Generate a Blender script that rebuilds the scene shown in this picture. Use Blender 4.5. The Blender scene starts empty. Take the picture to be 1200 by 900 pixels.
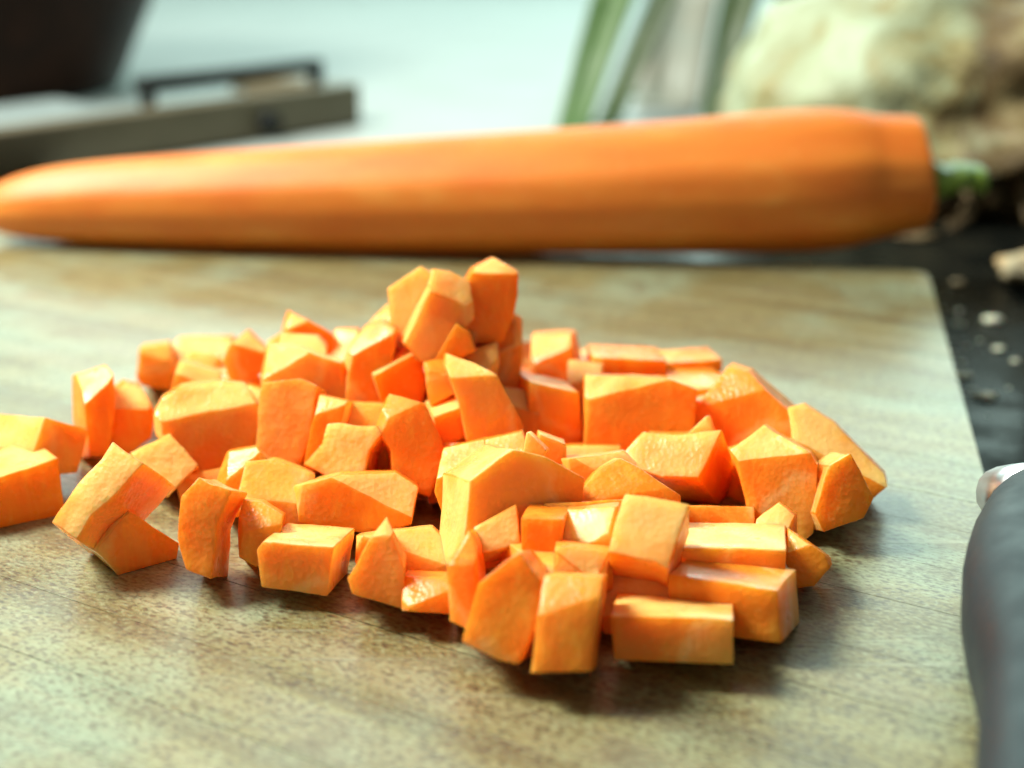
import bpy, bmesh, math, random
from mathutils import Vector, Matrix, noise

# ------------------------------------------------------------------ camera, world, lights, exposure
SC = bpy.context.scene
COL = SC.collection
CM = 0.01
CAM_H, PITCH, FPX, PW, PH = 8.0, math.radians(18.4), 1800.0, 1200.0, 900.0      # cm, rad, px
cd = bpy.data.cameras.new('camera')
cam = bpy.data.objects.new('camera', cd); COL.objects.link(cam)
cam.location = (0, 0, CAM_H * CM)
cam.rotation_euler = (math.pi / 2 - PITCH, 0, 0)
cd.sensor_width = 36.0
cd.lens = FPX / PW * 36.0
cd.clip_start, cd.clip_end = 0.01, 20.0
cd.dof.use_dof = True
cd.dof.focus_distance = 0.184
cd.dof.aperture_fstop = 14.5
SC.camera = cam

wd = bpy.data.worlds.new('World'); SC.world = wd; wd.use_nodes = True
bg = wd.node_tree.nodes['Background']
bg.inputs['Color'].default_value = (0.88, 1.0, 0.90, 1)
bg.inputs['Strength'].default_value = 0.19

def area_lamp(name, loc, target, size, watts, color, size_y=None):
    ld = bpy.data.lights.new(name, 'AREA')
    ld.energy = watts; ld.color = color; ld.size = size * CM
    if size_y: ld.shape = 'RECTANGLE'; ld.size_y = size_y * CM
    o = bpy.data.objects.new(name, ld); COL.objects.link(o)
    o.location = Vector(loc) * CM
    d = Vector(target) - Vector(loc)
    o.rotation_euler = d.to_track_quat('-Z', 'Y').to_euler()
    return o
# kitchen lamp up on the left, behind the heap; last, an added fill aimed at the back wall
area_lamp('kitchen_lamp', (-40, 30, 46), (0, 20, 0), 20, 8.8, (1.0, 1.0, 0.86))
area_lamp('window_light', (10, 127, 31), (0, 30, 0), 150, 8.4, (0.72, 1.0, 0.92), 34)
area_lamp('wall_fill', (-10, 92, 85), (0, 128, 10), 60, 3.6, (0.94, 1.0, 0.98), 40)  # added fill, brightens the wall that the board reflects

SC.view_settings.view_transform = 'Standard'
SC.view_settings.look = 'None'
SC.view_settings.exposure = 0.0
SC.view_settings.gamma = 1.0
SC.view_settings.use_curve_mapping = False
SC.cycles.use_denoising = True
SC.cycles.max_bounces = 14
SC.cycles.diffuse_bounces = 12

# ------------------------------------------------------------------ helpers
CAMP = Vector((0, 0, CAM_H))
FWD = Vector((0, math.cos(PITCH), -math.sin(PITCH)))
UPV = Vector((0, math.sin(PITCH), math.cos(PITCH)))
RGT = Vector((1, 0, 0))
def ray(px, py):
    return (FWD + RGT * ((px - PW / 2) / FPX) - UPV * ((py - PH / 2) / FPX)).normalized()
def on_z(px, py, z=0.0):
    d = ray(px, py); return CAMP + d * ((z - CAM_H) / d.z)
def on_y(px, py, Y):
    d = ray(px, py); return CAMP + d * (Y / d.y)
def row_y(g, z=0.0):
    return on_z(PW / 2, g, z).y

def tag(o, label, cat, group=None):
    o['label'] = label; o['category'] = cat
    if group: o['group'] = group
    return o
def link(name, me, parent=None, loc=None):
    o = bpy.data.objects.new(name, me); COL.objects.link(o)
    if parent: o.parent = parent
    if loc is not None: o.location = Vector(loc) * CM
    return o
def empty(name, loc=(0, 0, 0)):
    o = bpy.data.objects.new(name, None); COL.objects.link(o); o.location = Vector(loc) * CM
    o.empty_display_size = 0.01
    return o
def to_mesh(name, bm, mat, smooth=True):
    bmesh.ops.recalc_face_normals(bm, faces=bm.faces)
    me = bpy.data.meshes.new(name); bm.to_mesh(me); bm.free()
    if smooth:
        me.polygons.foreach_set('use_smooth', [True] * len(me.polygons))
    if mat: me.materials.append(mat)
    me.update()
    return me

class NT:
    def __init__(self, name):
        self.m = bpy.data.materials.new(name); self.m.use_nodes = True
        self.t = self.m.node_tree; self.t.nodes.clear()
        self.out = self.n('ShaderNodeOutputMaterial'); self.p = self.n('ShaderNodeBsdfPrincipled')
        self.l(self.p.outputs[0], self.out.inputs['Surface'])
    def n(self, ty, **kw):
        o = self.t.nodes.new(ty)
        for k, v in kw.items(): setattr(o, k, v)
        return o
    def l(self, a, b): self.t.links.new(a, b)
    def set(self, **kw):
        for k, v in kw.items(): self.p.inputs[k.replace('_', ' ')].default_value = v
    def coords(self, rot=0.0, scale=(1, 1, 1), rand=False):
        tc = self.n('ShaderNodeTexCoord'); mp = self.n('ShaderNodeMapping')
        mp.inputs['Rotation'].default_value = (0, 0, rot); mp.inputs['Scale'].default_value = scale
        self.l(tc.outputs['Object'], mp.inputs['Vector'])
        if rand:
            oi = self.n('ShaderNodeObjectInfo'); mul = self.n('ShaderNodeMath', operation='MULTIPLY'); mul.inputs[1].default_value = 7.3
            self.l(oi.outputs['Random'], mul.inputs[0]); self.l(mul.outputs[0], mp.inputs['Location'])
        return mp.outputs[0]
    def noise(self, vec, scale, detail=4, rough=0.55, dist=0.0):
        o = self.n('ShaderNodeTexNoise'); o.inputs['Scale'].default_value = scale
        o.inputs['Detail'].default_value = detail; o.inputs['Roughness'].default_value = rough; o.inputs['Distortion'].default_value = dist
        self.l(vec, o.inputs['Vector']); return o.outputs['Fac']
    def ramp(self, fac, stops):
        o = self.n('ShaderNodeValToRGB'); e = o.color_ramp.elements
        while len(e) < len(stops): e.new(0.5)
        for q, (p, c) in zip(e, stops):
            q.position = p; q.color = c if len(c) == 4 else (*c, 1)
        self.l(fac, o.inputs[0]); return o.outputs[0]
    def val(self, fac, a, b, lo=0.0, hi=1.0):
        o = self.n('ShaderNodeMapRange'); o.inputs[1].default_value = lo; o.inputs[2].default_value = hi
        o.inputs[3].default_value = a; o.inputs[4].default_value = b
        self.l(fac, o.inputs[0]); return o.outputs[0]
    def mix(self, fac, a, b, mode='MIX'):
        o = self.n('ShaderNodeMix', data_type='RGBA', blend_type=mode)
        for s, v in ((0, fac), (6, a), (7, b)):
            if hasattr(v, 'default_value'): self.l(v, o.inputs[s])
            elif s == 0: o.inputs[0].default_value = v
            else: o.inputs[s].default_value = (*v, 1) if len(v) == 3 else v
        return o.outputs[2]
    def bump(self, h, strength, dist, prev=None):
        o = self.n('ShaderNodeBump'); o.inputs['Strength'].default_value = strength; o.inputs['Distance'].default_value = dist
        self.l(h, o.inputs['Height'])
        if prev is not None: self.l(prev, o.inputs['Normal'])
        return o.outputs[0]

# ------------------------------------------------------------------ materials
def carrot_flesh(name='carrot_flesh', extra=0.0):
    k = NT(name); v = k.coords(rand=True)
    oi = k.n('ShaderNodeObjectInfo')
    # fibres run along each piece's own direction
    tc = k.n('ShaderNodeTexCoord'); rm = k.n('ShaderNodeMath', operation='MULTIPLY'); rm.inputs[1].default_value = 6.28; k.l(oi.outputs['Random'], rm.inputs[0])
    cx = k.n('ShaderNodeCombineXYZ'); k.l(rm.outputs[0], cx.inputs[0]); k.l(rm.outputs[0], cx.inputs[2])
    fm = k.n('ShaderNodeMapping'); fm.inputs['Scale'].default_value = (1, 1, 0.16); k.l(tc.outputs['Object'], fm.inputs['Vector']); k.l(cx.outputs[0], fm.inputs['Rotation'])
    fib = k.noise(fm.outputs[0], 700, 4, 0.6)
    big = k.noise(v, 120, 3, 0.5, 0.5); fine = k.noise(v, 1100, 3, 0.6)
    c = k.ramp(big, [(0.30, (0.94, 0.180, 0.006)), (0.50, (0.96, 0.242, 0.012)), (0.72, (0.97, 0.350, 0.032))])
    c = k.mix(k.val(oi.outputs['Random'], 0.0, 0.35), c, (0.96, 0.29, 0.03))
    # each piece is cut from somewhere round the carrot's axis: yellow core, pale ring, deeper outer flesh
    wn = k.n('ShaderNodeTexWhiteNoise', noise_dimensions='1D'); k.l(oi.outputs['Random'], wn.inputs['W'])
    cr0 = k.n('ShaderNodeVectorMath', operation='MULTIPLY_ADD'); k.l(wn.outputs['Color'], cr0.inputs[0]); cr0.inputs[1].default_value = (0.022, 0.022, 0.022); cr0.inputs[2].default_value = (-0.011, -0.011, -0.011)
    rm2 = k.n('ShaderNodeMapping'); k.l(tc.outputs['Object'], rm2.inputs['Vector']); k.l(cx.outputs[0], rm2.inputs['Rotation']); k.l(cr0.outputs[0], rm2.inputs['Location'])
    flat = k.n('ShaderNodeVectorMath', operation='MULTIPLY'); k.l(rm2.outputs[0], flat.inputs[0]); flat.inputs[1].default_value = (1, 1, 0)
    ln = k.n('ShaderNodeVectorMath', operation='LENGTH'); k.l(flat.outputs[0], ln.inputs[0])
    wob = k.n('ShaderNodeMath', operation='MULTIPLY_ADD'); k.l(k.noise(v, 350, 3), wob.inputs[0]); wob.inputs[1].default_value = 0.003; k.l(ln.outputs['Value'], wob.inputs[2])
    core = k.ramp(k.val(wob.outputs[0], 0, 1, 0.0, 0.016), [(0.30, (1, 1, 1)), (0.40, (0.75, 0.75, 0.75)), (0.44, (0.25, 0.25, 0.25)), (0.62, (0, 0, 0))])
    c = k.mix(core, c, k.mix(0.45, c, (0.95, 0.56, 0.12)))
    rim = k.ramp(k.val(wob.outputs[0], 0, 1, 0.0, 0.016), [(0.40, (0, 0, 0)), (0.46, (0.5, 0.5, 0.5)), (0.52, (0, 0, 0)), (1.0, (0, 0, 0))])
    c = k.mix(rim, c, (0.95, 0.62, 0.22))
    at = k.n('ShaderNodeAttribute', attribute_type='OBJECT', attribute_name='pale')
    ad = k.n('ShaderNodeMath', operation='ADD'); ad.inputs[1].default_value = extra; k.l(at.outputs['Fac'], ad.inputs[0])
    pm = k.n('ShaderNodeMath', operation='MULTIPLY', use_clamp=True); k.l(ad.outputs[0], pm.inputs[0]); k.l(k.val(big, 0.45, 1.35, 0.35, 0.6), pm.inputs[1])
    c = k.mix(pm.outputs[0], c, (0.97, 0.57, 0.17))
    c = k.mix(k.val(fib, 0.0, 0.5, 0.50, 0.78), c, (0.97, 0.46, 0.05))
    c = k.mix(k.val(fine, 0.0, 0.30, 0.60, 0.75), c, (0.97, 0.60, 0.16))
    k.l(c, k.p.inputs['Base Color'])
    k.p.subsurface_method = 'BURLEY'
    k.set(Subsurface_Weight=0.72, Subsurface_Scale=0.0055, IOR=1.40, Specular_IOR_Level=0.34, Coat_Weight=0.14, Coat_Roughness=0.14, Coat_IOR=1.33)
    k.p.inputs['Subsurface Radius'].default_value = (1.0, 0.40, 0.06)
    wet = k.noise(v, 240, 3)
    wa = k.n('ShaderNodeAttribute', attribute_type='OBJECT', attribute_name='wet')
    rmix = k.n('ShaderNodeMix', data_type='FLOAT'); k.l(wa.outputs['Fac'], rmix.inputs[0]); k.l(k.val(wet, 0.27, 0.55, 0.38, 0.60), rmix.inputs[2]); k.l(k.val(wet, 0.10, 0.30, 0.40, 0.6), rmix.inputs[3])
    k.l(rmix.outputs[0], k.p.inputs['Roughness'])
    vo = k.n('ShaderNodeTexVoronoi'); vo.inputs['Scale'].default_value = 1700; k.l(v, vo.inputs['Vector'])
    b = k.bump(vo.outputs['Distance'], 0.22, 0.0003)
    b = k.bump(fib, 0.28, 0.0004, b)
    b = k.bump(k.noise(v, 420, 4, 0.6), 0.14, 0.0006, b)
    wb = k.n('ShaderNodeBump'); wb.inputs['Distance'].default_value = 0.0008; k.l(k.noise(v, 620, 3, 0.6), wb.inputs['Height']); k.l(b, wb.inputs['Normal'])
    ws = k.n('ShaderNodeMath', operation='MULTIPLY'); ws.inputs[1].default_value = 0.35; k.l(wa.outputs['Fac'], ws.inputs[0]); k.l(ws.outputs[0], wb.inputs['Strength'])
    k.l(wb.outputs[0], k.p.inputs['Normal'])
    return k.m
def carrot_peeled():
    k = NT('carrot_peeled'); v = k.coords(scale=(0.25, 1, 1))
    st = k.noise(v, 160, 4); sp = k.noise(k.coords(), 420, 3)
    c = k.ramp(st, [(0.3, (0.72, 0.175, 0.014)), (0.6, (0.78, 0.235, 0.025)), (0.8, (0.84, 0.36, 0.07))])
    c = k.mix(k.val(sp, 0.0, 0.25, 0.6, 0.8), c, (0.9, 0.5, 0.17))
    k.l(c, k.p.inputs['Base Color'])
    k.set(Subsurface_Weight=0.4, Subsurface_Scale=0.004, Roughness=0.5)
    k.p.inputs['Subsurface Radius'].default_value = (1.0, 0.35, 0.08)
    k.l(k.bump(st, 0.25, 0.001), k.p.inputs['Normal'])
    return k.m
GRAIN = math.radians(-32)
def board_wood():
    k = NT('board_wood')
    g = k.coords(rot=-GRAIN)                              # x runs along the grain
    tc = g
    st = k.n('ShaderNodeMapping'); st.inputs['Scale'].default_value = (0.12, 1, 1); k.l(tc, st.inputs['Vector'])
    oi = k.n('ShaderNodeObjectInfo')
    off = k.n('ShaderNodeVectorMath', operation='ADD'); k.l(st.outputs[0], off.inputs[0])
    rs = k.n('ShaderNodeMath', operation='MULTIPLY'); rs.inputs[1].default_value = 3.7; k.l(oi.outputs['Random'], rs.inputs[0]); k.l(rs.outputs[0], off.inputs[1])
    streak = k.noise(off.outputs[0], 260, 6, 0.6, 0.4)
    fl = k.n('ShaderNodeMapping'); fl.inputs['Scale'].default_value = (0.60, 1, 1); k.l(tc, fl.inputs['Vector'])
    fleck = k.noise(fl.outputs[0], 1900, 3, 0.6)
    vo = k.n('ShaderNodeTexVoronoi', feature='F1'); vo.inputs['Scale'].default_value = 1150; k.l(fl.outputs[0], vo.inputs['Vector'])
    patch = k.noise(g, 38, 4, 0.55); wear = k.noise(g, 75, 5, 0.6, 0.3)
    bd = k.n('ShaderNodeMapping'); bd.inputs['Scale'].default_value = (0.05, 1, 1); k.l(tc, bd.inputs['Vector'])
    band = k.noise(bd.outputs[0], 170, 4, 0.6, 0.25)
    c = k.ramp(streak, [(0.30, (0.155, 0.118, 0.032)), (0.50, (0.255, 0.222, 0.080)), (0.70, (0.340, 0.330, 0.155))])
    c = k.mix(k.val(oi.outputs['Random'], 0.0, 0.50), c, (0.125, 0.105, 0.036))
    c = k.mix(k.val(patch, 0.0, 0.75, 0.46, 0.62), c, (0.275, 0.375, 0.255))     # scrubbed, greyed wear; its mint tint paints in the cool sheen
    c = k.mix(k.val(band, 0.0, 0.45, 0.50, 0.64), c, (0.085, 0.056, 0.020))
    c = k.mix(k.val(band, 0.45, 0.0, 0.36, 0.48), c, (0.33, 0.30, 0.17))
    pore = k.n('ShaderNodeMath', operation='MULTIPLY'); k.l(k.val(vo.outputs['Distance'], 1.0, 0.0, 0.22, 0.42), pore.inputs[0]); k.l(k.val(wear, 0.85, 0.30, 0.40, 0.60), pore.inputs[1])
    c = k.mix(pore.outputs[0], c, (0.060, 0.034, 0.011))                         # open pores
    c = k.mix(k.val(fleck, 0.0, 0.75, 0.52, 0.64), c, (0.070, 0.043, 0.014))
    c = k.mix(k.val(fleck, 0.5, 0.0, 0.34, 0.46), c, (0.37, 0.41, 0.25))
    c = k.mix(k.val(wear, 0.0, 0.55, 0.56, 0.70), c, (0.105, 0.062, 0.020))      # damp stains
    k.l(c, k.p.inputs['Base Color'])
    k.l(k.val(wear, 0.42, 0.60, 0.35, 0.65), k.p.inputs['Roughness'])
    k.set(IOR=1.5, Coat_Weight=0.8, Coat_Roughness=0.34, Coat_IOR=1.65)
    # knife cuts: thin nicks across the board
    sc = k.n('ShaderNodeMapping'); sc.inputs['Rotation'].default_value = (0, 0, math.radians(-80)); sc.inputs['Scale'].default_value = (0.03, 1, 1)
    t2 = k.n('ShaderNodeTexCoord'); k.l(t2.outputs['Object'], sc.inputs['Vector'])
    cut = k.val(k.noise(sc.outputs[0], 900, 2, 0.5), 0, 1, 0.64, 0.68)
    cm_ = k.n('ShaderNodeMath', operation='MULTIPLY'); k.l(cut, cm_.inputs[0]); cm_.inputs[1].default_value = 0.35
    c = k.mix(cm_.outputs[0], c, (0.40, 0.42, 0.28)); k.l(c, k.p.inputs['Base Color'])
    b = k.bump(fleck, 0.45, 0.0004)
    b = k.bump(streak, 0.35, 0.0008, b)
    b = k.bump(cut, 0.6, 0.0004, b)
    k.l(b, k.p.inputs['Normal'])
    return k.m
def plain(name, col, rough=0.5, metal=0.0, var=None, vscale=60, bump=0.0, bscale=200, sss=0.0, spec=None):
    k = NT(name); v = k.coords()
    if var:
        k.l(k.ramp(k.noise(v, vscale, 5, 0.6), [(0.35, col), (0.7, var)]), k.p.inputs['Base Color'])
    else: k.set(Base_Color=(*col, 1))
    k.set(Metallic=metal)
    k.l(k.val(k.noise(v, vscale * 2, 3), rough * 0.85, rough * 1.15, 0.35, 0.65), k.p.inputs['Roughness'])
    if bump: k.l(k.bump(k.noise(v, bscale, 5, 0.6), bump, 0.001), k.p.inputs['Normal'])
    if sss: k.set(Subsurface_Weight=sss, Subsurface_Scale=0.003)
    if spec is not None: k.p.inputs['Specular IOR Level'].default_value = spec
    return k.m
def black_stone():
    k = NT('black_stone'); v = k.coords()
    sp = k.noise(v, 900, 2, 0.5); dust = k.noise(v, 60, 5, 0.6)
    c = k.mix(k.val(sp, 0.0, 0.5, 0.68, 0.76), (0.007, 0.008, 0.007), (0.05, 0.06, 0.05))
    c = k.mix(k.val(dust, 0.0, 0.30, 0.5, 0.75), c, (0.055, 0.050, 0.030))
    k.l(c, k.p.inputs['Base Color'])
    k.l(k.val(dust, 0.22, 0.5, 0.4, 0.65), k.p.inputs['Roughness'])
    k.set(IOR=1.4, Specular_IOR_Level=0.06)
    return k.m
def celeriac_skin():
    k = NT('celeriac_skin'); v = k.coords()
    a = k.noise(v, 24, 4, 0.6, 0.6); b = k.noise(v, 42, 4, 0.55, 0.8); f = k.noise(v, 300, 4)
    c = k.ramp(b, [(0.30, (0.10, 0.062, 0.022)), (0.40, (0.32, 0.28, 0.12)), (0.47, (0.33, 0.36, 0.21)), (0.66, (0.45, 0.54, 0.38))])
    # unpeeled, rooty side: its own skin colour towards +x and the base
    tc = k.n('ShaderNodeTexCoord'); sx = k.n('ShaderNodeSeparateXYZ'); k.l(tc.outputs['Object'], sx.inputs[0])
    m = k.n('ShaderNodeMath', operation='ADD'); k.l(k.val(sx.outputs[0], 0, 1.2, -0.028, 0.016), m.inputs[0]); k.l(k.val(sx.outputs[2], 0.75, -0.35, -0.045, 0.02), m.inputs[1])
    m2 = k.n('ShaderNodeMath', operation='ADD', use_clamp=True); k.l(m.outputs[0], m2.inputs[0]); k.l(k.val(a, -0.5, 0.5, 0.3, 0.7), m2.inputs[1])
    skin = k.ramp(b, [(0.33, (0.035, 0.020, 0.008)), (0.52, (0.17, 0.115, 0.045)), (0.68, (0.36, 0.30, 0.15))])
    c = k.mix(k.val(m2.outputs[0], 0, 1, 0.12, 0.52), c, skin)
    k.l(c, k.p.inputs['Base Color']); k.set(Roughness=0.55)
    k.l(k.bump(f, 0.5, 0.002), k.p.inputs['Normal'])
    return k.m
M_DICE = carrot_flesh(); M_FIBRE = carrot_flesh('carrot_fibrous_face', 0.80); M_CARROT = carrot_peeled(); M_BOARD = board_wood(); M_BLACK = black_stone(); M_CEL = celeriac_skin()
M_PALE = plain('pale_worktop', (0.36, 0.405, 0.39), 0.55, var=(0.385, 0.43, 0.415), vscale=12)
M_WALL = plain('pale_wall_paint', (0.56, 0.76, 0.70), 0.6, var=(0.60, 0.79, 0.73), vscale=8)
M_BOWL = plain('brown_glaze', (0.012, 0.006, 0.004), 0.35, var=(0.035, 0.013, 0.007), vscale=40, spec=0.08)
M_STEEL = plain('grey_metal', (0.145, 0.120, 0.072), 0.5, metal=0.1, var=(0.18, 0.15, 0.095), vscale=60)
M_DARKM = plain('dark_metal', (0.018, 0.020, 0.020), 0.5, spec=0.2)
M_PLATE = plain('pale_plate', (0.38, 0.46, 0.46), 0.35, metal=0.3, var=(0.44, 0.52, 0.52))
M_HANDLE = plain('black_handle_plastic', (0.013, 0.021, 0.027), 0.52, var=(0.017, 0.027, 0.034), vscale=90, bump=0.08, bscale=1500, spec=0.28)
M_BLADE = plain('polished_steel', (0.62, 0.64, 0.66), 0.36, metal=1.0, var=(0.68, 0.70, 0.72))
M_LEAFG = plain('leek_green', (0.065, 0.15, 0.04), 0.5, var=(0.11, 0.21, 0.065), vscale=60)
M_LEAFD = plain('leek_dark', (0.035, 0.075, 0.022), 0.45, var=(0.07, 0.11, 0.04), vscale=60)
M_LEAFP = plain('leek_pale', (0.24, 0.29, 0.25), 0.45, var=(0.34, 0.33, 0.27), vscale=60)
M_STEM = plain('stem_green', (0.06, 0.14, 0.012), 0.35, var=(0.40, 0.60, 0.09), vscale=190, bump=0.3, bscale=400)
M_CRUMB = plain('celeriac_flesh', (0.82, 0.83, 0.64), 0.5, var=(0.86, 0.85, 0.70), vscale=300, bump=0.4, bscale=900, sss=0.2)
M_SCRAP = plain('celeriac_peel', (0.74, 0.66, 0.44), 0.5, var=(0.66, 0.42, 0.18), vscale=120, bump=0.3, bscale=500)

# ------------------------------------------------------------------ the setting
TOP = -1.0                                   # worktop level (board is 1 cm thick)
def slab(name, pts, z0, z1, mat):
    bm = bmesh.new()
    a = [bm.verts.new((x * CM, y * CM, z1 * CM)) for x, y in pts]
    b = [bm.verts.new((x * CM, y * CM, z0 * CM)) for x, y in pts]
    n = len(pts)
    bm.faces.new(a); bm.faces.new(b[::-1])
    for i in range(n): bm.faces.new((a[i], b[i], b[(i + 1) % n], a[(i + 1) % n]))
    return to_mesh(name, bm, mat, False)
o = link('black_worktop', slab('black_worktop', [(-90, -60), (90, -60), (90, 56), (22, 50), (-90, 43)], TOP - 3, TOP, M_BLACK)); o['kind'] = 'structure'
o = link('pale_worktop', slab('pale_worktop', [(-160, 43.0), (-90, 43.004), (22, 50.004), (90, 56.004), (160, 56.1), (160, 132), (-160, 132)], TOP - 3, TOP - 0.004, M_PALE)); o['kind'] = 'structure'
o = link('back_wall', slab('back_wall', [(-160, 132.01), (160, 132.01), (160, 135), (-160, 135)], TOP - 3, 120, M_WALL)); o['kind'] = 'structure'

# ------------------------------------------------------------------ cutting board of glued staves
c1 = on_z(1087, 318); c2 = on_z(1150, 545)
dR = Vector((c2.x - c1.x, c2.y - c1.y, 0)).normalized()
dF = Vector((dR.y, -dR.x, 0))                # along the far edge, towards the left
if dF.x > 0: dF = -dF
LEN_F, LEN_R = 36.0, 27.0
def clip(poly, p, n):                        # keep the side where (v - p).n >= 0
    r = []
    for i in range(len(poly)):
        a, b = poly[i], poly[(i + 1) % len(poly)]
        da, db = (a - p).dot(n), (b - p).dot(n)
        if da >= 0: r.append(a)
        if (da >= 0) != (db >= 0): r.append(a + (b - a) * (da / (da - db)))
    return r
corner = Vector((c1.x, c1.y, 0))
# far right corner is knocked off round
rect = [corner + dF * 0.5, corner + dF * 0.15 + dR * 0.06, corner + dF * 0.03 + dR * 0.3, corner + dR * 0.7, corner + dR * LEN_R, corner + dR * LEN_R + dF * LEN_F, corner + dF * LEN_F]
board = empty('cutting_board', (0, 0, 0))
tag(board, 'worn wooden cutting board with fine stripes under the carrot pieces', 'cutting board')
gd = Vector((math.cos(GRAIN), math.sin(GRAIN), 0)); gn = Vector((-gd.y, gd.x, 0))
vals = [v.dot(gn) for v in rect]
rnd = random.Random(5)
s = min(vals) - 0.3
joints = [9.77, 10.96]
s = 9.77
while s > min(vals) - 0.1: s -= rnd.uniform(0.95, 1.35)
first = s; edges = [first]
while edges[-1] < max(vals) + 0.1:
    nx = edges[-1] + rnd.uniform(0.95, 1.35)
    for j in joints:
        if abs(nx - j) < 0.55: nx = j
    edges.append(nx)
for i in range(len(edges) - 1):
    GAP = rnd.choice((0.004, 0.006, 0.009))
    p = clip(rect, gn * (edges[i] + GAP), gn); p = clip(p, gn * (edges[i + 1] - GAP), -gn) if len(p) > 2 else p
    q = []
    for v in p:
        if not q or (v - q[-1]).length > 1e-3: q.append(v)
    if len(q) < 3: continue
    dz = rnd.uniform(-0.003, 0.0)
    bm = bmesh.new()
    a = [bm.verts.new((v.x * CM, v.y * CM, dz * CM)) for v in q]; b = [bm.verts.new((v.x * CM, v.y * CM, TOP * CM)) for v in q]
    n = len(q); bm.faces.new(a); bm.faces.new(b[::-1])
    for j in range(n): bm.faces.new((a[j], b[j], b[(j + 1) % n], a[(j + 1) % n]))
    link('stave', to_mesh('stave', bm, M_BOARD, False), board)

# ------------------------------------------------------------------ diced carrot
GROUP = 'diced carrot pieces heaped on the board'
def prism(poly, off, t, Y, taper):
    cx = sum(p[0] for p in poly) / len(poly); cy = sum(p[1] for p in poly) / len(poly)
    A = on_y(cx, cy, Y)
    d = ray(cx + off[0], cy + off[1])
    w = A - CAMP; b = w.dot(d); disc = b * b - (w.length_squared - t * t)
    B = CAMP + d * (b + math.sqrt(max(disc, 0.0)))
    e = (B - A).normalized(); n = -e
    front = []
    for p in poly:
        r = ray(*p); front.append(CAMP + r * ((A - CAMP).dot(n) / r.dot(n)))
    c = sum(front, Vector()) / len(front)
    back = [c + (v - c) * taper + e * t for v in front]
    return front, back
count = [0]
def finish(bm, base, label, cat, group, name, bev, mat, pale, wet, sp, cp):
    bm.faces.ensure_lookup_table()
    if cp: bm.faces[0].material_index = 1
    if sp:
        for f in bm.faces[2:]: f.material_index = 1
    bmesh.ops.recalc_face_normals(bm, faces=bm.faces)
    bmesh.ops.bevel(bm, geom=bm.edges[:], offset=bev * CM, segments=2, affect='EDGES', profile=0.5, clamp_overlap=True)
    bmesh.ops.triangulate(bm, faces=bm.faces[:])
    long_e = [e for e in bm.edges if e.calc_length() > 0.0016]
    bmesh.ops.subdivide_edges(bm, edges=long_e, cuts=2, use_grid_fill=True)
    long_e = [e for e in bm.edges if e.calc_length() > 0.0016]
    bmesh.ops.subdivide_edges(bm, edges=long_e, cuts=1, use_grid_fill=True)
    count[0] += 1
    so = Vector((count[0] * 1.7, count[0] * 0.9, 3.1))
    for v in bm.verts:
        p = v.co * 220 + so; q = v.co * 700 + so
        v.co += Vector((noise.noise(p), noise.noise(p + Vector((9, 0, 0))), noise.noise(p + Vector((0, 9, 0))))) * 0.00016 \
              + Vector((noise.noise(q), noise.noise(q + Vector((9, 0, 0))), noise.noise(q + Vector((0, 9, 0))))) * 0.00009
    o = link(name, to_mesh(name, bm, mat or M_DICE), None, base)
    o['pale'] = pale; o['wet'] = wet
    if mat is None: o.data.materials.append(M_FIBRE)
    return tag(o, label, cat, group)
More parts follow.
